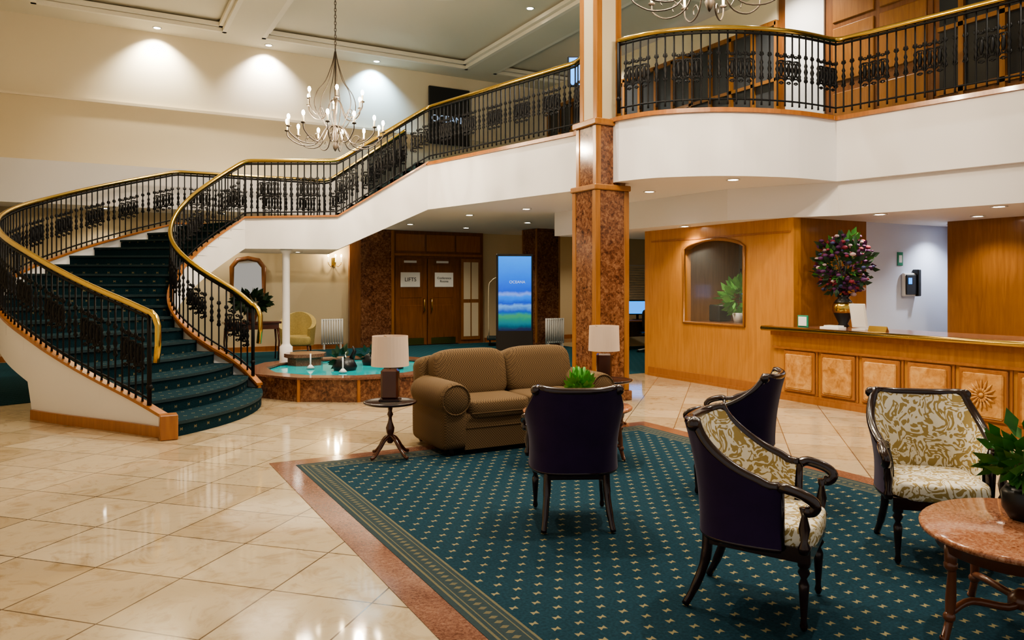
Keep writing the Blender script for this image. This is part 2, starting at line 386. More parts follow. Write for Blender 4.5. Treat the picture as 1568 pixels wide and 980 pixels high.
m.obj('wall_desk_back')
m=M(); m.box(11.2,11.3,YC+.14,10.89,0,ZL,m_office); m.obj('wall_office')
m=M(); m.box(10.8,11.19,8.4,10.8,1.3,1.34,m_woodd); m.box(10.9,11.19,8.4,10.8,1.75,1.78,m_woodd); m.box(10.8,10.84,8.4,10.8,0,1.3,m_woodd)
for i in range(22): m.bbox(10.95,11.15,8.45+i*.1,8.52+i*.1,1.78,1.98+.04*(i%3),[m_paper,m_black,m_blue,m_fl2][i%4],.004)
m.bbox(10.85,10.9,10.0,10.5,1.36,1.7,m_black,.008); m.box(10.845,10.85,10.03,10.47,1.4,1.66,m_lblue); m.obj('office_shelf')
m=M(); m.lathe([(.07,0),(.1,.16),(.08,.16)],m_casing,14,(9.5,9.25,1.03)); m.leaves((9.5,9.25,1.46),.24,130,.17,m_leafb)
m.bbox(9.4,9.7,9.6,9.85,1.03,1.32,m_black,.02); m.bbox(9.4,9.65,8.7,8.95,1.03,1.2,m_black,.02)
m.box(9.2,9.75,8.6,9.9,1.0,1.03,m_woodd)
for a in (9.22,9.68):
    for b2 in (8.62,9.83): m.box(a,a+.05,b2,b2+.05,0,1,m_woodd)
m.obj('office_plant_stand')

XD=8.80; m=M(); ya,yb=-1.5,7.86; yk=7.58
m.box(XD,XD+.10,ya,yb,.0,1.0,m_wood); m.box(XD+.1,XD+.75,yk-.05,yk,0,1.0,m_wood); m.box(XD+.1,XD+.75,ya,yk-.05,.9,1.0,m_woodd)
m.box(XD-.05,XD,ya,yb+.04,0,.07,m_trim); m.box(XD-.03,XD,ya,yb+.02,.07,.11,m_trim)
m.box(XD-.04,XD,ya,yb,.74,.77,m_trim); m.box(XD-.05,XD,ya,yb+.02,.93,1.0,m_trim)
y=7.66; pi_=0
while y>ya+.6:
    m.bbox(XD-.03,XD,y-.54,y,.13,.72,m_trim,.012); m.bbox(XD-.045,XD-.02,y-.50,y-.04,.17,.68,m_burl,.02)
    m.bbox(XD-.02,XD,y-.585,y-.555,.11,.74,m_trim,.005)
    if pi_==4:
        cy=y-.27
        for rr_ in (.16,.09):
            for a in np.linspace(0,2*math.pi,17)[:-1]: m.tube([(XD-.047,cy+.03*math.cos(a),.425+.03*math.sin(a)),(XD-.056,cy+rr_*.7*math.cos(a),.425+rr_*.75*math.sin(a)),(XD-.047,cy+rr_*math.cos(a),.425+rr_*1.15*math.sin(a))],[.006,.016,.004],m_burl,6)
        m.ball((XD-.05,cy,.425),.03,m_burl,10)
    y-=.635; pi_+=1
m.bbox(XD-.12,XD+.8,ya,yk+.02,1.02,1.06,m_granb,.01); m.bbox(XD-.12,XW-.02,yk,yb+.12,1.02,1.06,m_granb,.01)
m.tube([(XD-.12,ya,1.03),(XD-.12,yb+.12,1.03),(XW-.05,yb+.12,1.03)],.036,m_brass,10)
m.box(XD-.08,XD+.7,ya,yk,1.0,1.03,m_brass); m.box(XD-.08,XW-.03,yk,yb+.08,1.0,1.03,m_brass)
m.obj('reception_desk')
ZD=1.061
m=M(); P=[(.06,0),(.085,.02),(.06,.05),(.13,.2),(.145,.30),(.11,.38),(.07,.42),(.1,.46),(.09,.46)]
m.lathe(P,m_black,20); m.lathe([(.128,.2),(.147,.24),(.149,.3),(.126,.36)],m_brass,20)
for _ in range(20):
    a=random.uniform(0,6.28); r=random.uniform(.1,.34); z=random.uniform(.75,1.3)
    m.tube([(0,0,.42),(r*.4*math.cos(a),r*.4*math.sin(a),.42+(z-.42)*.6),(r*math.cos(a),r*math.sin(a),z)],.004,m_leafd,4)
m.leaves((0,0,.88),.38,260,.12,m_leafd,.3,1.1); m.leaves((0,0,.95),.40,50,.13,m_leaf,.5,1.15); m.leaves((0,0,.9),.39,110,.10,m_fl1,.3,1.15)
for i in range(200):
    d=Vector((random.gauss(0,1),random.gauss(0,1),random.gauss(0,1))).normalized(); q=Vector((0,0,.9))+Vector((d.x*.37,d.y*.37,d.z*.43))*random.uniform(.75,1.12)
    m.ball(q,random.uniform(.018,.045),[m_fl1,m_fl2,m_fl4,m_fl1,m_fl2,m_fl1,m_fl3][i%7],8,.7)
m.obj('flower_arrangement',(XD+.58,7.12,ZD))
m=M(); m.T=Matrix.Rotation(R(-12),4,'Y'); m.bbox(-.01,.01,-.12,.12,.03,.36,m_casing,.004); m.bbox(-.013,-.009,-.10,.10,.05,.34,m_paper,.001); m.T=None; m.box(-.05,.12,-.1,.1,0,.015,m_casing)
m.obj('brochure_stand',(XD+.25,6.60,ZD))
m=M(); m.bbox(-.01,.01,-.09,.09,0,.17,m_green,.004); m.bbox(-.015,-.01,-.07,.07,.02,.15,m_paper,.001); m.box(-.01,.06,-.05,.05,0,.01,m_green); m.obj('sign_card',(XD+.1,7.42,ZD))
m=M(); m.add([(-.03,-.13,0),(.04,-.13,0),(0,-.13,.07),(-.03,.13,0),(.04,.13,0),(0,.13,.07)],[(0,1,2),(5,4,3),(0,2,5,3),(1,4,5,2),(0,3,4,1)],m_brass); m.obj('name_plate',(XD+.12,6.25,ZD))
m=M(); m.box(0,.16,-.15,.15,0,.03,m_paper); m.box(.02,.14,-.13,.1,.03,.05,m_casing); m.obj('paper_stack',(XD+.02,6.92,ZD))
m=M(); m.bbox(0,.14,-.012,0,0,.22,m_green,.003); m.bbox(.03,.11,-.016,-.012,.05,.17,m_paper,.001); m.obj('emergency_sign',(11.4,YC+.018,1.98))
m=M(); m.bbox(0,.36,-.06,0,0,.38,m_casing,.015); m.bbox(.03,.30,-.085,-.06,.03,.35,m_black,.008); m.bbox(.07,.16,-.092,-.085,.2,.3,m_lblue,.002); m.bbox(.30,.38,-.11,-.0,.0,.44,m_black,.01); m.obj('wall_phone',(11.5,YC+.018,1.48))

# ------------------------------------------------------------ columns
def column(name,x,y,w,H,full=False):
    m=M()
    def shaft(z0,z1,w,mg,cw=.09):
        a=w/2
        m.box(-a+.012,a-.012,-a+.012,a-.012,z0,z1,mg)
        for sx in (-1,1):
            for sy in (-1,1): m.bbox(sx*a-(cw if sx>0 else 0),sx*a+(cw if sx<0 else 0),sy*a-(cw if sy>0 else 0),sy*a+(cw if sy<0 else 0),z0,z1,m_wood2,.008)
    if full:
        m.bbox(-w/2-.03,w/2+.03,-w/2-.03,w/2+.03,0,.14,m_gran,.01); shaft(.14,3.02,w,m_gran)
        m.bbox(-w/2-.02,w/2+.02,-w/2-.02,w/2+.02,3.02,3.10,m_wood2,.012)
        shaft(3.10,3.95,w-.08,m_gran); m.bbox(-w/2+.0,w/2-.0,-w/2,w/2,3.95,4.04,m_wood2,.012)
        shaft(4.04,H,w-.16,m_mir2,.10)
    else:
        m.bbox(-w/2-.02,w/2+.02,-w/2-.02,w/2+.02,0.007,.14,m_gran,.01); shaft(.14,H,w,m_gran,.05)
    return m.obj(name,(x,y,0))
column('column',6.47,9.0,.6,ZC,True); column('column',10.45,17.25,.75,3.139)
YD=19.43
m=M(); m.box(5.95,9.75,YD-.12,YD,0,3.139,m_woodd)
m.box(6.1,6.95,YD-.2,YD-.12,0,3.13,m_gran); m.box(5.8,6.1,YD-.22,YD-.1,0,3.13,m_woodd); m.box(6.95,7.03,YD-.22,YD-.12,0,3.13,m_wood2)
m.bbox(7.05,9.7,YD-.16,YD-.12,2.45,2.52,m_trim,.01)
for xa,xb in ((7.1,7.95),(8.0,8.85),(8.9,9.65)): m.bbox(xa,xb,YD-.14,YD-.12,2.58,3.05,m_trim,.01)
m.obj('wall_door_surround')
def door(x0,x1,hx,name):
    m=M(); m.bbox(x0,x1,YD-.17,YD-.121,.02,2.38,m_woodd,.008)
    for za,zb in ((.2,1.1),(1.3,2.2)): m.bbox(x0+.15,x1-.15,YD-.178,YD-.165,za,zb,m_woodd,.006)
    m.box(x0+.1,x1-.1,YD-.176,YD-.17,.02,.2,m_brass)
    m.tube([(hx,YD-.17,.92),(hx,YD-.23,.94),(hx,YD-.23,1.26),(hx,YD-.17,1.28)],.014,m_brass,8); m.box(x0+.25,x0+.6,YD-.22,YD-.17,2.26,2.32,m_casing)
    return m.obj(name)
door(7.07,8.0,7.9,'door_1'); door(8.02,8.96,8.12,'door_2')
m=M(); m.bbox(-.28,.28,-.012,0,-.2,.2,m_paper,.002); s1=m.obj('lifts_sign',(7.5,YD-.18,1.8)); text('LIFTS',.15,(7.5,YD-.196,1.8),(R(90),0,0),m_black,'sign_text',s1)
m=M(); m.bbox(-.28,.28,-.012,0,-.2,.2,m_paper,.002); s1=m.obj('notice_sign',(8.5,YD-.18,1.8)); text('Conference\nRooms',.09,(8.5,YD-.196,1.8),(R(90),0,0),m_black,'sign_text',s1)
m=M(); m.bbox(9.05,9.65,YD-.15,YD-.121,.1,2.4,m_wood2,.01)
for za,zb in ((.2,1.15),(1.25,2.3)):
    m.box(9.12,9.33,YD-.16,YD-.15,za,zb,m_cream); m.box(9.37,9.58,YD-.16,YD-.15,za,zb,m_cream)
m.obj('window_2')
m=M(); 
for k in range(9): m.tube([(k*.065,0,.12),(k*.065,0,.78)],.026,m_rad,6)
m.tube([(0,0,.75),(.52,0,.75)],.02,m_rad,6); m.tube([(0,0,.15),(.52,0,.15)],.02,m_rad,6); m.box(.03,.06,-.06,.06,0,.12,m_rad); m.box(.46,.49,-.06,.06,0,.12,m_rad)
ra=m.obj('radiator',(5.05,19.1,.008)); rb=bpy.data.objects.new('radiator.001',ra.data); sc.collection.objects.link(rb); rb.location=(10.25,16.65,.008)
m=M(); m.bbox(-.05,.05,-.02,0,-.12,.12,m_brass,.008)
for sx in (-1,0,1):
    m.tube([(0,-.02,-.05),(sx*.1,-.1,-.12),(sx*.17,-.13 if sx else -.2,-.04),(sx*.17,-.13 if sx else -.2,.0)],.008,m_brass,6)
    m.lathe([(.03,0),(.012,.02),(.012,.14)],m_casing,8,(sx*.17,-.13 if sx else -.2,0)); m.ball((sx*.17,-.13 if sx else -.2,.17),.022,m_bulb,8,1.6)
m.obj('wall_sconce',(5.45,19.49,2.25))
m=M(); O=[(-.38,0,-.45),(-.38,0,.25),(-.25,0,.42),(0,0,.47),(.25,0,.42),(.38,0,.25),(.38,0,-.45)]
m.tube([(x,-.04,z) for x,_,z in O],.06,m_woodd,8,True); m.add([(x,-.03,z) for x,_,z in O],[tuple(range(7))],m_mirror); m.obj('wall_mirror',(3.3,19.49,1.85))
m=M(); m.bbox(-.6,.6,-.2,.2,.8,.85,m_mahog2,.01); m.box(-.55,.55,-.16,.16,.68,.8,m_mahog2)
for sx in (-1,1):
    for sy in (-1,1): m.tube([(sx*.53,sy*.15,.7),(sx*.55,sy*.17,.4),(sx*.53,sy*.15,0)],[.03,.02,.015],m_mahog2,6)
m.obj('console_table',(3.0,17.2,.008))
m=M(); m.lathe([(.09,0),(.14,.2),(.12,.2)],m_walnut,14); m.leaves((0,0,.44),.34,200,.20,m_leafd,.1,.5); m.obj('potted_plant',(3.0,17.2,.862))
def tub():
    m=M(); m.soft((0,0,.33),(.34,.34,.12),m_yel,.35)
    n=20; I=[];O_=[]
    for k in range(n+1):
        a=R(-130+260*k/n); h=.62+.38*max(0,math.cos(a*.7))**1.5
        I.append([(.30*math.sin(a),-.30*math.cos(a),.22),(.33*math.sin(a),-.34*math.cos(a),h)]); O_.append([(.38*math.sin(a),-.38*math.cos(a),.22),(.43*math.sin(a),-.44*math.cos(a),h)])
    m.ribbon([p[0] for p in I],[p[1] for p in I],m_yel); m.ribbon([p[0] for p in O_],[p[1] for p in O_],m_yel); m.ribbon([p[1] for p in I],[p[1] for p in O_],m_yel)
    for e in (0,-1): m.add([I[e][0],I[e][1],O_[e][1],O_[e][0]],[(0,1,2,3)],m_yel)
    for sx in (-1,1):
        for sy in (-1,1): m.tube([(sx*.26,sy*.26,.22),(sx*.28,sy*.28,.0)],[.025,.015],m_mahog2,6)
    return m
tub().obj('tub_chair',(4.2,18.1,.010),R(160))
m=M(); m.bbox(-.3,.3,-.5,.5,.16,.22,m_tealb,.01)
for sy in (-1,1): m.tube(catmull([(-.25,sy*.45,.2),(-.25,sy*.45,1.5),(-.18,sy*.43,1.75),(0,sy*.42,1.85),(.18,sy*.43,1.75),(.25,sy*.45,1.5),(.25,sy*.45,.2)],4),.014,m_mir2,8)
m.tube([(0,-.42,1.85),(0,.42,1.85)],.014,m_mir2,8)
for sx in (-1,1):
    for sy in (-1,1): m.T=Matrix.Translation((sx*.22,sy*.4,.08))@Matrix.Rotation(R(90),4,'Y'); m.lathe([(.02,-.015),(.078,-.015),(.078,.015),(.02,.015)],m_black,14); m.T=None
m.obj('luggage_cart',(9.7,18.3,.008),R(-28))
m=M(); m.bbox(-.38,.38,-.06,.06,.05,2.3,m_black,.012); m.bbox(-.45,.45,-.2,.2,0,.06,m_black,.01); m.add([(-.34,-.0615,.72),(.34,-.0615,.72),(.34,-.0615,2.25),(-.34,-.0615,2.25)],[(0,1,2,3)],m_screen)
to=m.obj('digital_display_totem',(7.56,13.53,0),R(-24))
def loc2w(o,p):
    bpy.context.view_layer.update(); return o.matrix_world@Vector(p)
text('OCEANA',.08,loc2w(to,(.05,-.064,1.72)),(R(90),0,R(-24)),m_letter,'display_text',to)
m=M(); m.bbox(-.7,.7,-.35,.35,.72,.76,m_woodd,.006); m.box(-.68,-.64,-.33,.33,0,.72,m_woodd); m.box(.64,.68,-.33,.33,0,.72,m_woodd); m.box(-.64,.64,.28,.3,.3,.72,m_woodd)
m.obj('computer_desk',(12.2,15.3,.008))
m=M(); m.bbox(-.28,.28,-.02,.02,.12,.5,m_black,.006); m.box(-.25,.25,-.024,-.019,.15,.47,m_lblue); m.box(-.03,.03,-.02,.02,0,.14,m_black); m.box(-.12,.12,-.09,.09,0,.012,m_black); m.obj('computer_monitor',(12.2,15.35,.769),R(-25))
m=M(); m.soft((0,0,.45),(.24,.24,.05),m_black,.4); m.soft((0,.22,.8),(.22,.04,.26),m_black,.4); m.lathe([(.03,.08),(.03,.42)],m_casing,8)
for k in range(5): a=k*1.257; m.tube([(0,0,.1),(.28*math.cos(a),.28*math.sin(a),.05)],.018,m_casing,6); m.ball((.28*math.cos(a),.28*math.sin(a),.03),.03,m_black,8)
m.tube([(0,.0,.43),(0,.24,.45),(0,.24,.7)],.015,m_black,6); m.obj('office_chair',(11.9,14.5,.008),R(150))
m=M(); m.box(11.2,13.8,16.2,16.35,0,3.139,m_cream2); m.obj('wall_corridor')
m=M(); m.box(11.6,13.2,16.17,16.2,1.1,2.2,m_casing)
for k in range(16): m.box(11.65,13.15,16.14,16.17,1.14+k*.065,1.19+k*.065,m_cream)
m.obj('window_blind')

# ------------------------------------------------------------ staircase
CX,CY=2.52,13.07; RS=.168; NR=16
Tt=[0,.06,.12,.5,1]; Tin=[(256,1.78),(250,1.58),(242,1.49),(168,1.48),(94,1.48)]
To=[0,.06,.12,.2,.3,.45,.7,1]; Tout=[(246,4.5),(240,4.2),(232,3.98),(222,3.83),(210,3.76),(188,3.75),(148,3.75),(107,3.75)]
def sm(ts,tb,t):
    acc=np.zeros(2)
    arr=np.array(tb,dtype=float)
    def f(x):
        if x<0: g=(arr[1]-arr[0])/(ts[1]-ts[0]); return arr[0]+g*x
        if x>1: g=(arr[-1]-arr[-2])/(ts[-1]-ts[-2]); return arr[-1]+g*(x-1)
        return np.array([np.interp(x,ts,arr[:,0]),np.interp(x,ts,arr[:,1])])
    for d in (-.03,-.015,0,.015,.03): acc+=f(t+d)
    a,r=acc/5; return CX+r*math.cos(R(a)),CY+r*math.sin(R(a))
inn=lambda t:sm(Tt,Tin,t); out=lambda t:sm(To,Tout,t)
zl=lambda t:RS*(NR*t+1)
ZLAND=RS*17
bul=[.38,.34,.27,.2,.14,.1,.07,.05,.03,.02]
def front(k,n=12,ext=0):
    t=k/NR; a=Vector(inn(t));b=Vector(out(t)); d=(b-a).normalized(); nn=Vector((-d.y,d.x))
    dn=Vector(inn(t-.05 if t>=.05 else 0))-Vector(inn(t+.05)); 
    if nn.dot(dn)<0: nn=-nn
    bb=bul[k] if k<len(bul) else 0
    pts=[]
    for i in range(n+1):
        s=i/n; p=a.lerp(b,s)+nn*(bb*4*s*(1-s)*(.9)+ext); pts.append((p.x,p.y))
    return pts
m=M()
for k in range(NR):
    z=RS*(k+1); F=front(k,12,.02); Fr=front(k); B=front(k+1)
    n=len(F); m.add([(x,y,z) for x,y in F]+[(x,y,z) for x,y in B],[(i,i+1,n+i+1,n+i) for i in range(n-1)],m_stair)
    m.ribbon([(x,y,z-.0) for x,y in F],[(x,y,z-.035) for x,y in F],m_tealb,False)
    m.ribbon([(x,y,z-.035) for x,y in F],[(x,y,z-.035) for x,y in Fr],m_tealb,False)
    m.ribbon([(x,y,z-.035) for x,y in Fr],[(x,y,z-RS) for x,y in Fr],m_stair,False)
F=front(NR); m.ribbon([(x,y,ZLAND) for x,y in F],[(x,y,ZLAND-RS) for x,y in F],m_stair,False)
I1=inn(1);O1=out(1); LI=(4.0,14.0); LO=(4.5,16.5); TI=(5.69,13.65); TO=(6.1,15.9)
m.add([(*I1,ZLAND),(*LI,ZLAND),(*LO,ZLAND),(*O1,ZLAND)],[(0,1,2,3)],m_stair)
ZM=4.05; r2=(ZM-ZLAND)/7
L2=lambda a,b,s:(a[0]+(b[0]-a[0])*s,a[1]+(b[1]-a[1])*s)
for k in range(7):
    a=L2(LI,TI,k/7);b=L2(LO,TO,k/7);a2=L2(LI,TI,(k+1)/7);b2=L2(LO,TO,(k+1)/7); z=ZLAND+r2*(k+1)
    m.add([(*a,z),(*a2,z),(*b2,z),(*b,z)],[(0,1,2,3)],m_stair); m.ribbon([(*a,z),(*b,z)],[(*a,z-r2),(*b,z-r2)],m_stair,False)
N=60; ts=[i/N for i in range(N+1)]
TW=.29
ip=[(*inn(t),zl(t)) for t in ts]; op=[(*out(t),zl(t)) for t in ts]
depth=.52
ib=[(x,y,max(0,min(z-depth,ZLAND-depth+.0))) for x,y,z in ip]
ob=[(x,y,(0 if t<TW else z-depth)) for (x,y,z),t in zip(op,ts)]
m.ribbon([(x,y,z+.04) for x,y,z in ip],ib,m_white); m.ribbon([(x,y,z+.04) for x,y,z in op],ob,m_white)
m.ribbon([p for p,t in zip(ib,ts) if t>=TW-.02],[(x,y,z-depth) for (x,y,z),t in zip(op,ts) if t>=TW-.02],m_white)
a=inn(TW);b=out(TW); zt=zl(TW)-depth; m.add([(*a,0),(*b,0),(*b,zt+.1),(*a,zt+.1)],[(0,1,2,3)],m_white)
zb=ZLAND-depth
def strg(P):
    m.ribbon([(x,y,z) for x,y,z,_ in P],[(x,y,w) for x,y,_,w in P],m_white,False)
PI=[(*I1,ZLAND+.04,zb),(*LI,ZLAND+.04+r2*.3,zb),(*TI,ZM+.0,3.14)]; PO=[(*O1,ZLAND+.04,zb),(*LO,ZLAND+.04,zb),(*TO,ZM,3.14)]
strg(PI); strg(PO)
m.ribbon([(x,y,w) for x,y,_,w in PI],[(x,y,w) for x,y,_,w in PO],m_white,False)
capI=[(x,y,z+.04) for x,y,z in ip]+[(*LI,ZLAND+.04+r2*.3),(*TI,ZM)]
capO=[(x,y,z+.04) for x,y,z in op]+[(*LO,ZLAND+.04),(*TO,ZM)]
m.sweep(capI,.10,.035,m_trim); m.sweep(capO,.10,.035,m_trim)
m.sweep([(x,y,0) for (x,y,z),t in zip(op,ts) if t<TW],.07,.12,m_trim)
m.sweep([(x,y,z-.02) for x,y,z in ip[:40]],.05,.05,m_trim)
e=out(0); m.bbox(e[0]-.09,e[0]+.09,e[1]-.12,e[1]+.06,0,.27,m_trim,.008)
m.obj('staircase')
m=M(); m.lathe([(.12,0),(.12,.5),(.09,.52),(.07,.56),(.07,2.25),(.10,2.29),(.12,2.33)],m_white,20); m.obj('support_post',(3.15,14.5,0))

# ------------------------------------------------------------ railings
def resample(P,step):
    P=[Vector(p) for p in P]; L=[0]
    for i in range(1,len(P)): L.append(L[-1]+(Vector((P[i].x,P[i].y))-Vector((P[i-1].x,P[i-1].y))).length)
    n=max(2,int(L[-1]/step)); arr=np.array([tuple(p) for p in P]); o=[]
    for k in range(n+1):
        s=L[-1]*k/n; o.append(Vector((np.interp(s,L,arr[:,0]),np.interp(s,L,arr[:,1]),np.interp(s,L,arr[:,2]))))
    return o
def spiral(m,c,t,r0,turn,sgn,sz,rad=.009):
    pts=[]
    for i in range(11):
        a=turn*i/10; r=r0*(1-.75*i/10); pts.append(Vector(c)+t*(sgn*r*math.cos(a))+Vector((0,0,sz*r*math.sin(a))))
    m.tube(pts,rad,m_iron,4)
H=1.0
def railing(name,P,vol0=None):
    m=M(); Q=resample(P,.118); n=len(Q)
    fine=resample(P,.06)
    hr=[Vector(p)+Vector((0,0,H+.03)) for p in fine]
    for _ in range(3): hr=[hr[0]]+[(hr[i-1]+hr[i]*2+hr[i+1])/4 for i in range(1,len(hr)-1)]+[hr[-1]]
    if vol0 is not None:
        d=(hr[0]-hr[2]);d.z=0;d.normalize(); p=hr[0]; hr=[p+d*.12+Vector((0,0,-.55)),p+d*.15+Vector((0,0,-.35)),p+d*.15+Vector((0,0,-.15)),p+d*.10+Vector((0,0,-.05)),p+d*.03]+hr
    m.tube(hr,.036,m_brass,10)
    lo=[p+Vector((0,0,.07)) for p in Q]; m.tube(lo,.014,m_iron,4)
    hi=[p+Vector((0,0,H-.03)) for p in Q]; m.tube(hi,.020,m_iron,4)
    rr=[.015,.012,.012,.027,.015,.031,.015,.027,.012,.012]; zz=[0,.05,.38,.42,.45,.50,.55,.58,.62,1]
    for i,p in enumerate(Q):
        up=Vector((0,0,1))
        if i==0 or i==n-1: m.tube([p,p+up*H],.026,m_iron,8); m.ball(p+up*.2,.038,m_iron,8); continue
        m.tube([p+up*z*H for z in zz],rr,m_iron,6)
        if i<n-1:
            q=(p+Q[i+1])/2; t=(Q[i+1]-p); t.z=0; t.normalize()
            if i%6 in (1,2,3):
                c=q+up*.50
                for sg in (-1,1):
                    for z_ in (-1,1):
                        spiral(m,c+up*z_*.085+t*sg*.005,t,.052,4.6,sg,z_,.010)
                        spiral(m,c+up*z_*.19,t,.032,4.2,sg,-z_,.009)
                m.soft(c,(.028,.028,.10),m_iron,1,8,6)
            for z_ in (.34,.66):
                for sg in (-1,1):
                    m.tube([p+up*z_,p+up*(z_+.03)+t*sg*.024,p+up*(z_+.065)+t*sg*.020],[.007,.014,.005],m_iron,4)
    return m.obj(name)
zc=.075
inner=[(*inn(t),zl(t)+zc) for t in np.linspace(.035,1,60)]+[(*LI,ZLAND+zc+r2*.3),(*TI,ZM+.06)]
mez1=[(5.69+(6.56-5.69)*s,13.65+(9.8-13.65)*s,ZM+.06) for s in np.linspace(.05,1,12)]+[(6.45,9.33,ZM+.06)]
railing('stair_railing',inner+mez1,1)
outer=[(*out(t),zl(t)+zc) for t in np.linspace(.035,1,70)]+[(*LO,ZLAND+zc),(*TO,ZM+.06),(6.3,19.2,ZM+.06)]
railing('stair_railing',outer,1)
mez2=[(x+.0,y,ZM+.06) for x,y in reversed(edge[:edge.index((6.56,9.8))])]
railing('mezzanine_railing',mez2+[(11.2,-2.8,ZM+.06)])

# ------------------------------------------------------------ fountain
m=M(); c=(3.70,12.0); n=12
def ngon(r,n=12,ph=.26): return [(c[0]+r*math.cos(2*math.pi*i/n+ph),c[1]+r*math.sin(2*math.pi*i/n+ph)) for i in range(n)]
Ro,Ri=1.66,1.40
A_,B_=ngon(Ro),ngon(Ri)
for i in range(n):
    j=(i+1)%n
    m.add([(*A_[i],0),(*A_[j],0),(*A_[j],.32),(*A_[i],.32)],[(0,1,2,3)],m_gran)
    a2,b2,C2,D2=ngon(Ro+.03)[i],ngon(Ro+.03)[j],ngon(Ri-.03)[j],ngon(Ri-.03)[i]
    m.add([(*a2,.35),(*b2,.35),(*C2,.35),(*D2,.35),(*a2,.32),(*b2,.32),(*C2,.32),(*D2,.32)],[(0,1,2,3),(4,5,1,0),(7,6,5,4),(3,2,6,7)],m_granb)
    m.add([(*B_[i],.05),(*B_[j],.05),(*B_[j],.32),(*B_[i],.32)],[(3,2,1,0)],m_gran)
    m.box(A_[i][0]-.02,A_[i][0]+.02,A_[i][1]-.02,A_[i][1]+.02,0,.32,m_trim)
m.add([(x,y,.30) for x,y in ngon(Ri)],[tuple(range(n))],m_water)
m.lathe([(.3,.1),(.3,.42),(.36,.44),(.36,.5),(.2,.5)],m_granb,8,(3.15,13.0,0),smooth=False)
for (x,y,s_) in ((3.5,11.85,1),(4.15,12.4,.95),(4.25,11.65,.8)):
    m.lathe([(.05,.1),(.16,.27),(.2*s_,.36),(.15*s_,.46),(.06,.5)],m_black,12,(x,y,0)); m.tube([(x+.1,y,.45),(x+.16,y,.6),(x+.13,y,.68)],[.05,.03,.01],m_black,8); m.leaves((x-.05,y,.5),.12,25,.14,m_leafd,.6)
for (x,y) in ((3.35,11.45),(3.05,12.25),(3.75,12.65)): m.tube([(x,y,.2),(x,y,.55)],.012,m_casing,6); m.lathe([(.01,.30),(.07,.32),(.02,.37)],m_casing,10,(x,y,0))
m.obj('fountain')

# ------------------------------------------------------------ chandeliers
def chandelier(name,x,y,z0,chain,ww=.75):
    m=M()
    def tier(n,r,z,hub,ph,cz=.12):
        for i in range(n):
            a=2*math.pi*i/n+ph; ca,sa=math.cos(a),math.sin(a)
            P=[(.03,hub),(.15*r/ww,hub-.05),(.4*r,z-.20),(.72*r,z-.22),(.97*r,z-.10),(r,z)]
            m.tube(catmull([(q*ca,q*sa,w,) for q,w in P],4),.009,m_pewter,6)
            P=[(.4*r,z-.20),(.5*r,z-.10),(.62*r,z-.12),(.6*r,z-.18)]; m.tube(catmull([(q*ca,q*sa,w) for q,w in P],3),.006,m_pewter,5)
            m.lathe([(.005,-.01),(.035,0),(.04,.015),(.015,.015)],m_pewter,10,(r*ca,r*sa,z)); m.lathe([(.014,.01),(.014,cz)],m_candle,8,(r*ca,r*sa,z)); m.ball((r*ca,r*sa,z+cz+.04),.027,m_bulb,8,1.7)
    tier(12,ww,.32,.42,.1); tier(6,ww*.62,.78,.85,.3); 
    for i in range(6):
        a=i*math.pi/3; ca,sa=math.cos(a),math.sin(a)
        P=[(.01,1.65),(.05,1.45),(.16,1.15),(.3,.95),(.34,.72),(.2,.45),(.06,.3),(.02,.15)]
        m.tube(catmull([(q*ca,q*sa,w) for q,w in P],4),.007,m_pewter,5)
    m.lathe([(.005,0),(.03,.04),(.05,.1),(.02,.16),(.06,.25),(.03,.36),(.015,.5),(.015,.8),(.04,.86),(.015,.92),(.01,1.7)],m_pewter,12)
    z=1.7; k=0
    while z<chain:
        t=Vector((1,0,0)) if k%2 else Vector((0,1,0))
        m.tube([Vector((0,0,z+.03))+t*(.016*math.cos(a))+Vector((0,0,.036*math.sin(a))) for a in np.linspace(0,2*math.pi,9)[:-1]],.006,m_pewter,4,True); z+=.055; k+=1
    m.lathe([(.01,chain-.1),(.07,chain-.03),(.08,chain)],m_pewter,12)
    o=m.obj(name,(x,y,z0)); return o
chandelier('chandelier',3.46,12.26,3.87,ZC+.14-3.87,.78); chandelier('chandelier',5.5,5.75,4.47,ZC+.14-4.47,.82)
def light(kind,name,loc,e,col,**k):
    l=bpy.data.lights.new(name,kind); l.energy=e; l.color=col; o=bpy.data.objects.new(name,l); o.location=loc; sc.collection.objects.link(o)
    for a,v_ in k.items():
        if a=='rot': o.rotation_euler=v_
        else: setattr(l,a,v_)
    return o
WARM=(1,.86,.66)
for x,y,z in ((3.46,12.26,4.37),(5.5,5.75,4.95)):
    for i in range(3):
        a=i*2.09+.4; light('POINT','chandelier_light',(x+.5*math.cos(a),y+.5*math.sin(a),z),150,(1,.84,.62),shadow_soft_size=.04)

def downlight(x,y,z,e,ang=120,col=WARM,glow=True,rot=(0,0,0)):
    m=M(); m.lathe([(.10,-.001),(.10,-.012),(.075,-.012),(.07,-.004)],m_casing,20); m.lathe([(.001,-.006),(.07,-.006)],m_disc,20)
    m.obj('downlight',(x,y,z))
    light('SPOT','downlight_lamp',(x,y,z-.03),e,col,spot_size=R(ang),spot_blend=.8,shadow_soft_size=.05,rot=rot)
for x,y in ((7.63,9.3),(7.78,7.67),(6.9,14.3),(7.3,12.6),(8.96,15.4),(8.4,17.6),(6.7,17.2),(11.5,13.8),(12.8,17.7)): downlight(x,y,3.14,125,130)
for x,y in ((8.72,9.7),(9.6,6.7),(9.95,5.3),(11.1,6.2),(10.3,3.5)): downlight(x,y,2.66,85,130)
downlight(12.2,7.2,2.66,110,130,(.9,.95,1)); downlight(10.2,9.4,2.66,70,130)
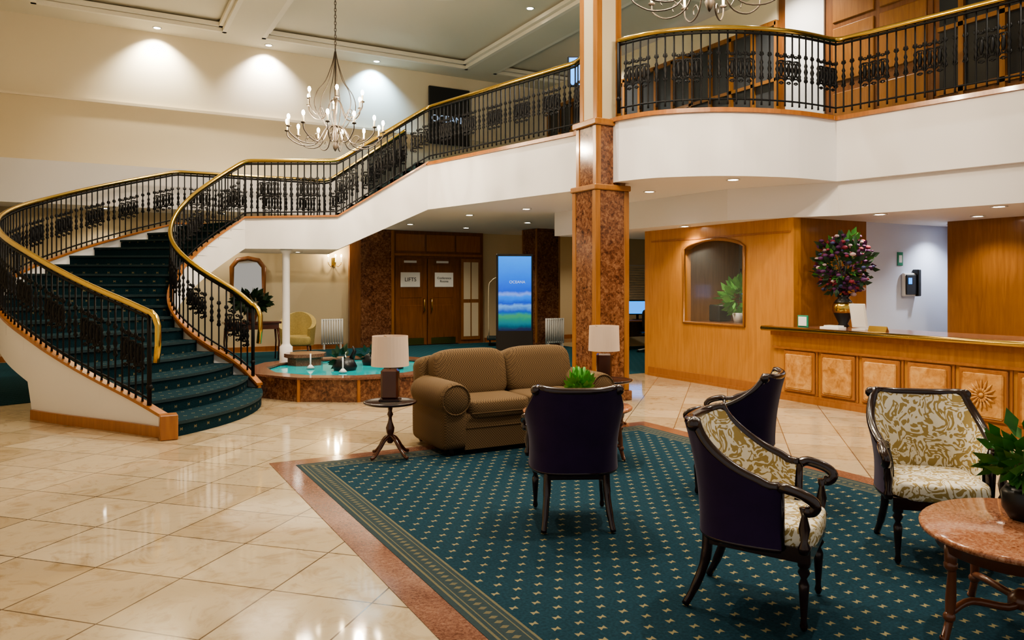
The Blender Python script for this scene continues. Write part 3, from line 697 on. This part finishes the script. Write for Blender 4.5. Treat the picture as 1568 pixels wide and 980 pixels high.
for x,y,cl,e in ((1.24,19.15,(1,.93,.78),560),(3.75,19.2,(.97,.93,.9),500),(6.53,19.2,(.40,.68,1),600)): downlight(x,y,ZC,e,110,cl,rot=(R(20),0,0))
for x,y in ((1,9),(5,9),(8.2,11.3),(3.1,15.2),(1.2,4),(5.2,3.6),(9.4,3.6),(8.5,14.5),(3.1,7.2),(11,10),(10.9,15.9)): downlight(x,y,ZC if (x<-1.2 or 2.7<x<3.5 or 9<x<9.8 or 3.2<y<4 or 11<y<11.8) else ZC+.25,720,125,(1,.92,.79))
m=M(); m.lathe([(.10,-.001),(.10,-.012),(.07,-.004)],m_casing,20); m.lathe([(.001,-.006),(.07,-.006)],m_disc,20); m.obj('downlight',(3.6,15.5,ZLAND-depth)); light('SPOT','downlight_lamp',(3.6,15.5,ZLAND-depth-.03),120,WARM,spot_size=R(140),spot_blend=.8,shadow_soft_size=.05)
downlight(2.6,18.8,3.35,100,130); downlight(.2,18.8,3.35,100,130)
light('POINT','sconce_light',(5.45,19.15,2.55),25,(1,.8,.5),shadow_soft_size=.05)

# ------------------------------------------------------------ sofa (front -Y)
m=M(); W=1.0
m.soft((0,-.02,.24),(W-.06,.43,.17),m_sofa,.2)
m.box(-W+.24,W-.24,-.455,-.43,.05,.26,m_sofa)
m.tube([(-W+.24,-.455,.26),(W-.24,-.455,.26)],.008,m_sofa,6)
for sx in (-1,1):
    m.soft((sx*.365,-.12,.43),(.362,.36,.10),m_sofa,.3)
    m.tube([(sx*.365-.33,-.475,.40),(sx*.365+.33,-.475,.40)],.008,m_sofa,6)
    m.soft((sx*.42,.20,.71),(.435,.15,.27),m_sofa,.45,rx=R(-12))
    m.soft((sx*(W-.14),-.03,.32),(.13,.44,.27),m_sofa,.22)
    m.T=Matrix.Translation((sx*(W-.13),-.49,.55))@Matrix.Rotation(R(-90),4,'X')
    m.lathe([(.03,-.01),(.13,-.0),(.16,.03),(.165,.1),(.165,.75),(.13,.88),(.03,.90)],m_sofa,24)
    m.tube([(.145*math.cos(a),.145*math.sin(a),.0) for a in np.linspace(0,6.283,21)[:-1]],.008,m_sofa,6,True); m.T=None
    for y in (-.40,.38): m.lathe([(.02,0),(.03,.02),(.022,.06),(.03,.1)],m_mahog,10,(sx*(W-.12),y,0))
m.soft((0,.36,.55),(W-.05,.12,.37),m_sofa,.25,rx=R(-8))
m.obj('sofa',(3.92,7.10,.007))

def pedestal_table(name,x,y,r=.255,h=.54,rot=0,zb=.007):
    m=M(); m.lathe([(.01,h-.03),(r-.02,h-.03),(r,h-.02),(r+.005,h-.005),(r-.01,h),(r-.03,h-.006),(.01,h-.006)],m_mahog,32)
    m.lathe([(.02,.13),(.035,.15),(.02,.19),(.038,.24),(.042,.28),(.02,.34),(.016,.38),(.03,.41),(.018,.44),(.03,.5),(.06,h-.03)],m_mahog2,14)
    for i in range(4):
        a=i*math.pi/2+rot; ca,sa=math.cos(a),math.sin(a)
        m.tube(catmull([(q*ca,q*sa,z) for q,z in ((.01,.2),(.07,.17),(.14,.09),(.2,.03),(.24,.018))],4),[.02]*8+[.016]*8+[.016],m_mahog2,8)
    return m.obj(name,(x,y,zb))
pedestal_table('side_table',2.5,6.95,rot=.4); pedestal_table('side_table',5.27,7.15,.27,.56,0,.006)
def lamp(name,x,y,z):
    m=M(); m.bbox(-.10,.10,-.075,.075,0,.02,m_mahog,.004)
    m.bbox(-.085,.085,-.06,.06,.02,.31,m_mahog2,.02)
    m.tube([(0,0,.3),(0,0,.60)],.008,m_brass,8)
    n=32; pr=[(.182,.34),(.172,.63),(.168,.63),(.178,.34)]
    vs=[];fs=[]
    for r,zz in pr:
        for i in range(n): vs.append((r*math.cos(2*math.pi*i/n),r*math.sin(2*math.pi*i/n),zz))
    for k in range(4):
        for i in range(n): fs.append((k*n+i,k*n+(i+1)%n,((k+1)%4)*n+(i+1)%n,((k+1)%4)*n+i))
    m.add(vs,fs,m_shade,False); m.ball((0,0,.5),.03,m_casing,8,1.4)
    for a in (0,2.09,4.19): m.tube([(0,0,.6),(.17*math.cos(a),.17*math.sin(a),.62)],.003,m_brass,4)
    return m.obj(name,(x,y,z),R(-29))
lamp('table_lamp',2.5,6.95,.548); lamp('table_lamp',5.17,7.12,.567)
def coffee(name,x,y,rx,ry,h,rz):
    m=M(); m.lathe([(.01,h-.035),(.96,h-.035),(1,h-.025),(1,h-.008),(.975,h),(.01,h)],m_granl,48,sx=rx,sy=ry)
    m.lathe([(.5,h-.10),(.84,h-.10),(.86,h-.05),(.9,h-.036)],m_walnut,48,sx=rx,sy=ry)
    for i in range(4):
        a=math.pi/4+i*math.pi/2; ux,uy=math.cos(a)*rx*.80,math.sin(a)*ry*.80
        P=[(1,h-.06),(1.0,.38),(.98,.34),(1.0,.2),(1.02,.1),(1.08,.02),(1.12,.02)]
        m.tube([(ux*q,uy*q,z) for q,z in P],[.028,.028,.018,.024,.018,.018,.018],m_walnut,10)
        m.ball((ux,uy,.36),.032,m_walnut,10); m.ball((ux*1.02,uy*1.02,.12),.028,m_walnut,10)
        m.tube(catmull([(ux*1.0,uy*1.0,.14),(ux*.6,uy*.75,.17),(ux*.3,uy*.2,.15),(0,0,.16)],4),.018,m_walnut,8)
    m.lathe([(.01,.12),(.06,.14),(.06,.18),(.02,.22)],m_walnut,14)
    return m.obj(name,(x,y,.007),rz)
coffee('coffee_table',4.02,5.95,.56,.42,.5,0); coffee('coffee_table',3.86,1.95,.53,.43,.52,R(20))
m=M(); m.lathe([(.07,0),(.10,.12),(.09,.12)],m_black,14); m.leaves((0,0,.20),.10,90,.10,m_leafb,.8,.9)
for i in range(6): a=i*1.05; m.tube([(0,0,.08),(.04*math.cos(a),.04*math.sin(a),.26),(.06*math.cos(a),.06*math.sin(a),.38)],[.012,.022,.008],m_leafb,6)
m.obj('succulent_plant',(4.03,5.95,.508))
m=M(); m.lathe([(.07,0),(.10,.05),(.105,.13),(.085,.16),(.075,.155)],m_black,18); m.leaves((0,0,.31),.15,130,.11,m_leaf,.3,.85)
for i in range(12): a=i*.52; m.tube([(0,0,.12),(.08*math.cos(a),.08*math.sin(a),.28),(.14*math.cos(a),.14*math.sin(a),.34)],.005,m_leaf,4)
m.obj('potted_plant',(3.99,2.0,.528))

# ------------------------------------------------------------ armchair (front +Y)
def armchair_mesh():
    m=M()
    m.prism([(-.22,-.26),(.22,-.26),(.285,.27),(-.285,.27)],.33,.40,m_mahog)
    m.soft((0,.02,.435),(.265,.27,.065),m_dam,.38)
    n=36; rows=8
    def pt(phi,s,off):
        a=phi*R(112); ap=abs(phi)
        h=.94+.018*(ap/.38)**2 if ap<.38 else .958-.28*(min(1,(ap-.38)/.52)**.72)
        z=.38+(h-.38)*s; fl=1+.17*s*s*(1-.7*max(0,ap-.4)/.6)-.03*math.sin(math.pi*s)
        x=(.270+off)*math.copysign(abs(math.sin(a))**.66,math.sin(a))*fl
        y=-.0-(.265+off)*math.copysign(abs(math.cos(a))**.8,math.cos(a))-.08*s*s*max(0,math.cos(a))
        return Vector((x,y,z))
    for off,mt in ((0,m_dam),(.045,m_purple)):
        vs=[];fs=[]
        for j in range(rows+1):
            for i in range(n+1): vs.append(pt(-1+2*i/n,j/rows,off+(0 if off else -.012*math.sin(math.pi*j/rows))))
        for j in range(rows):
            for i in range(n): fs.append((j*(n+1)+i,j*(n+1)+i+1,(j+1)*(n+1)+i+1,(j+1)*(n+1)+i))
        m.add(vs,fs,mt,True)
    for i in (-1,1):
        m.add([pt(i,0,0),pt(i,1,0),pt(i,1,.045),pt(i,0,.045)],[(0,1,2,3)],m_mahog)
        m.tube([pt(i,s,.022) for s in (0,.5,1)],.022,m_mahog,8)
    m.tube([pt(-1+2*i/48,1,.022)+Vector((0,0,.005)) for i in range(49)],.027,m_mahog,8)
    m.tube([pt(-1+2*i/40,0,.03) for i in range(41)],.018,m_mahog,6)
    for sx in (-1,1):
        m.ball(pt(sx*.39,1,.04)+Vector((0,0,.006)),.036,m_mahog,10)
        e=pt(sx,1,.022)
        m.tube(catmull([e,(sx*.325,.17,.69),(sx*.335,.26,.665),(sx*.33,.30,.63),(sx*.325,.28,.595),(sx*.32,.25,.60)],4),[.026]*17+[.028,.028,.026,.024],m_mahog,8)
        m.lathe([(.022,0),(.03,.03),(.016,.06),(.028,.12),(.014,.18),(.024,.22)],m_mahog,10,(sx*.305,.245,.385))
        m.lathe([(.012,0),(.02,.02),(.014,.05),(.022,.16),(.026,.22),(.014,.25),(.03,.28),(.02,.30),(.03,.31),(.03,.40)],m_mahog,12,(sx*.25,.235,0))
        m.tube(catmull([(sx*.20,-.24,.40),(sx*.205,-.25,.25),(sx*.22,-.30,.1),(sx*.235,-.35,.0)],4),[.028]*5+[.024]*4+[.02]*4,m_mahog,8)
    return m
def chair(x,y,fx,fy):
    o=armchair_mesh().obj('armchair',(x,y,.014)); o.rotation_euler[2]=math.atan2(fy,fx)-math.pi/2; return o
chair(2.99,4.5,.45,.89); 
chair(4.53,4.46,-.54,.84)
chair(3.07,2.81,.52,-.85)
chair(4.53,2.81,-.67,-.74)

# ------------------------------------------------------------ world
w=bpy.data.worlds.new('world'); sc.world=w; w.use_nodes=True
w.node_tree.nodes['Background'].inputs[0].default_value=(1,.94,.85,1); w.node_tree.nodes['Background'].inputs[1].default_value=.6
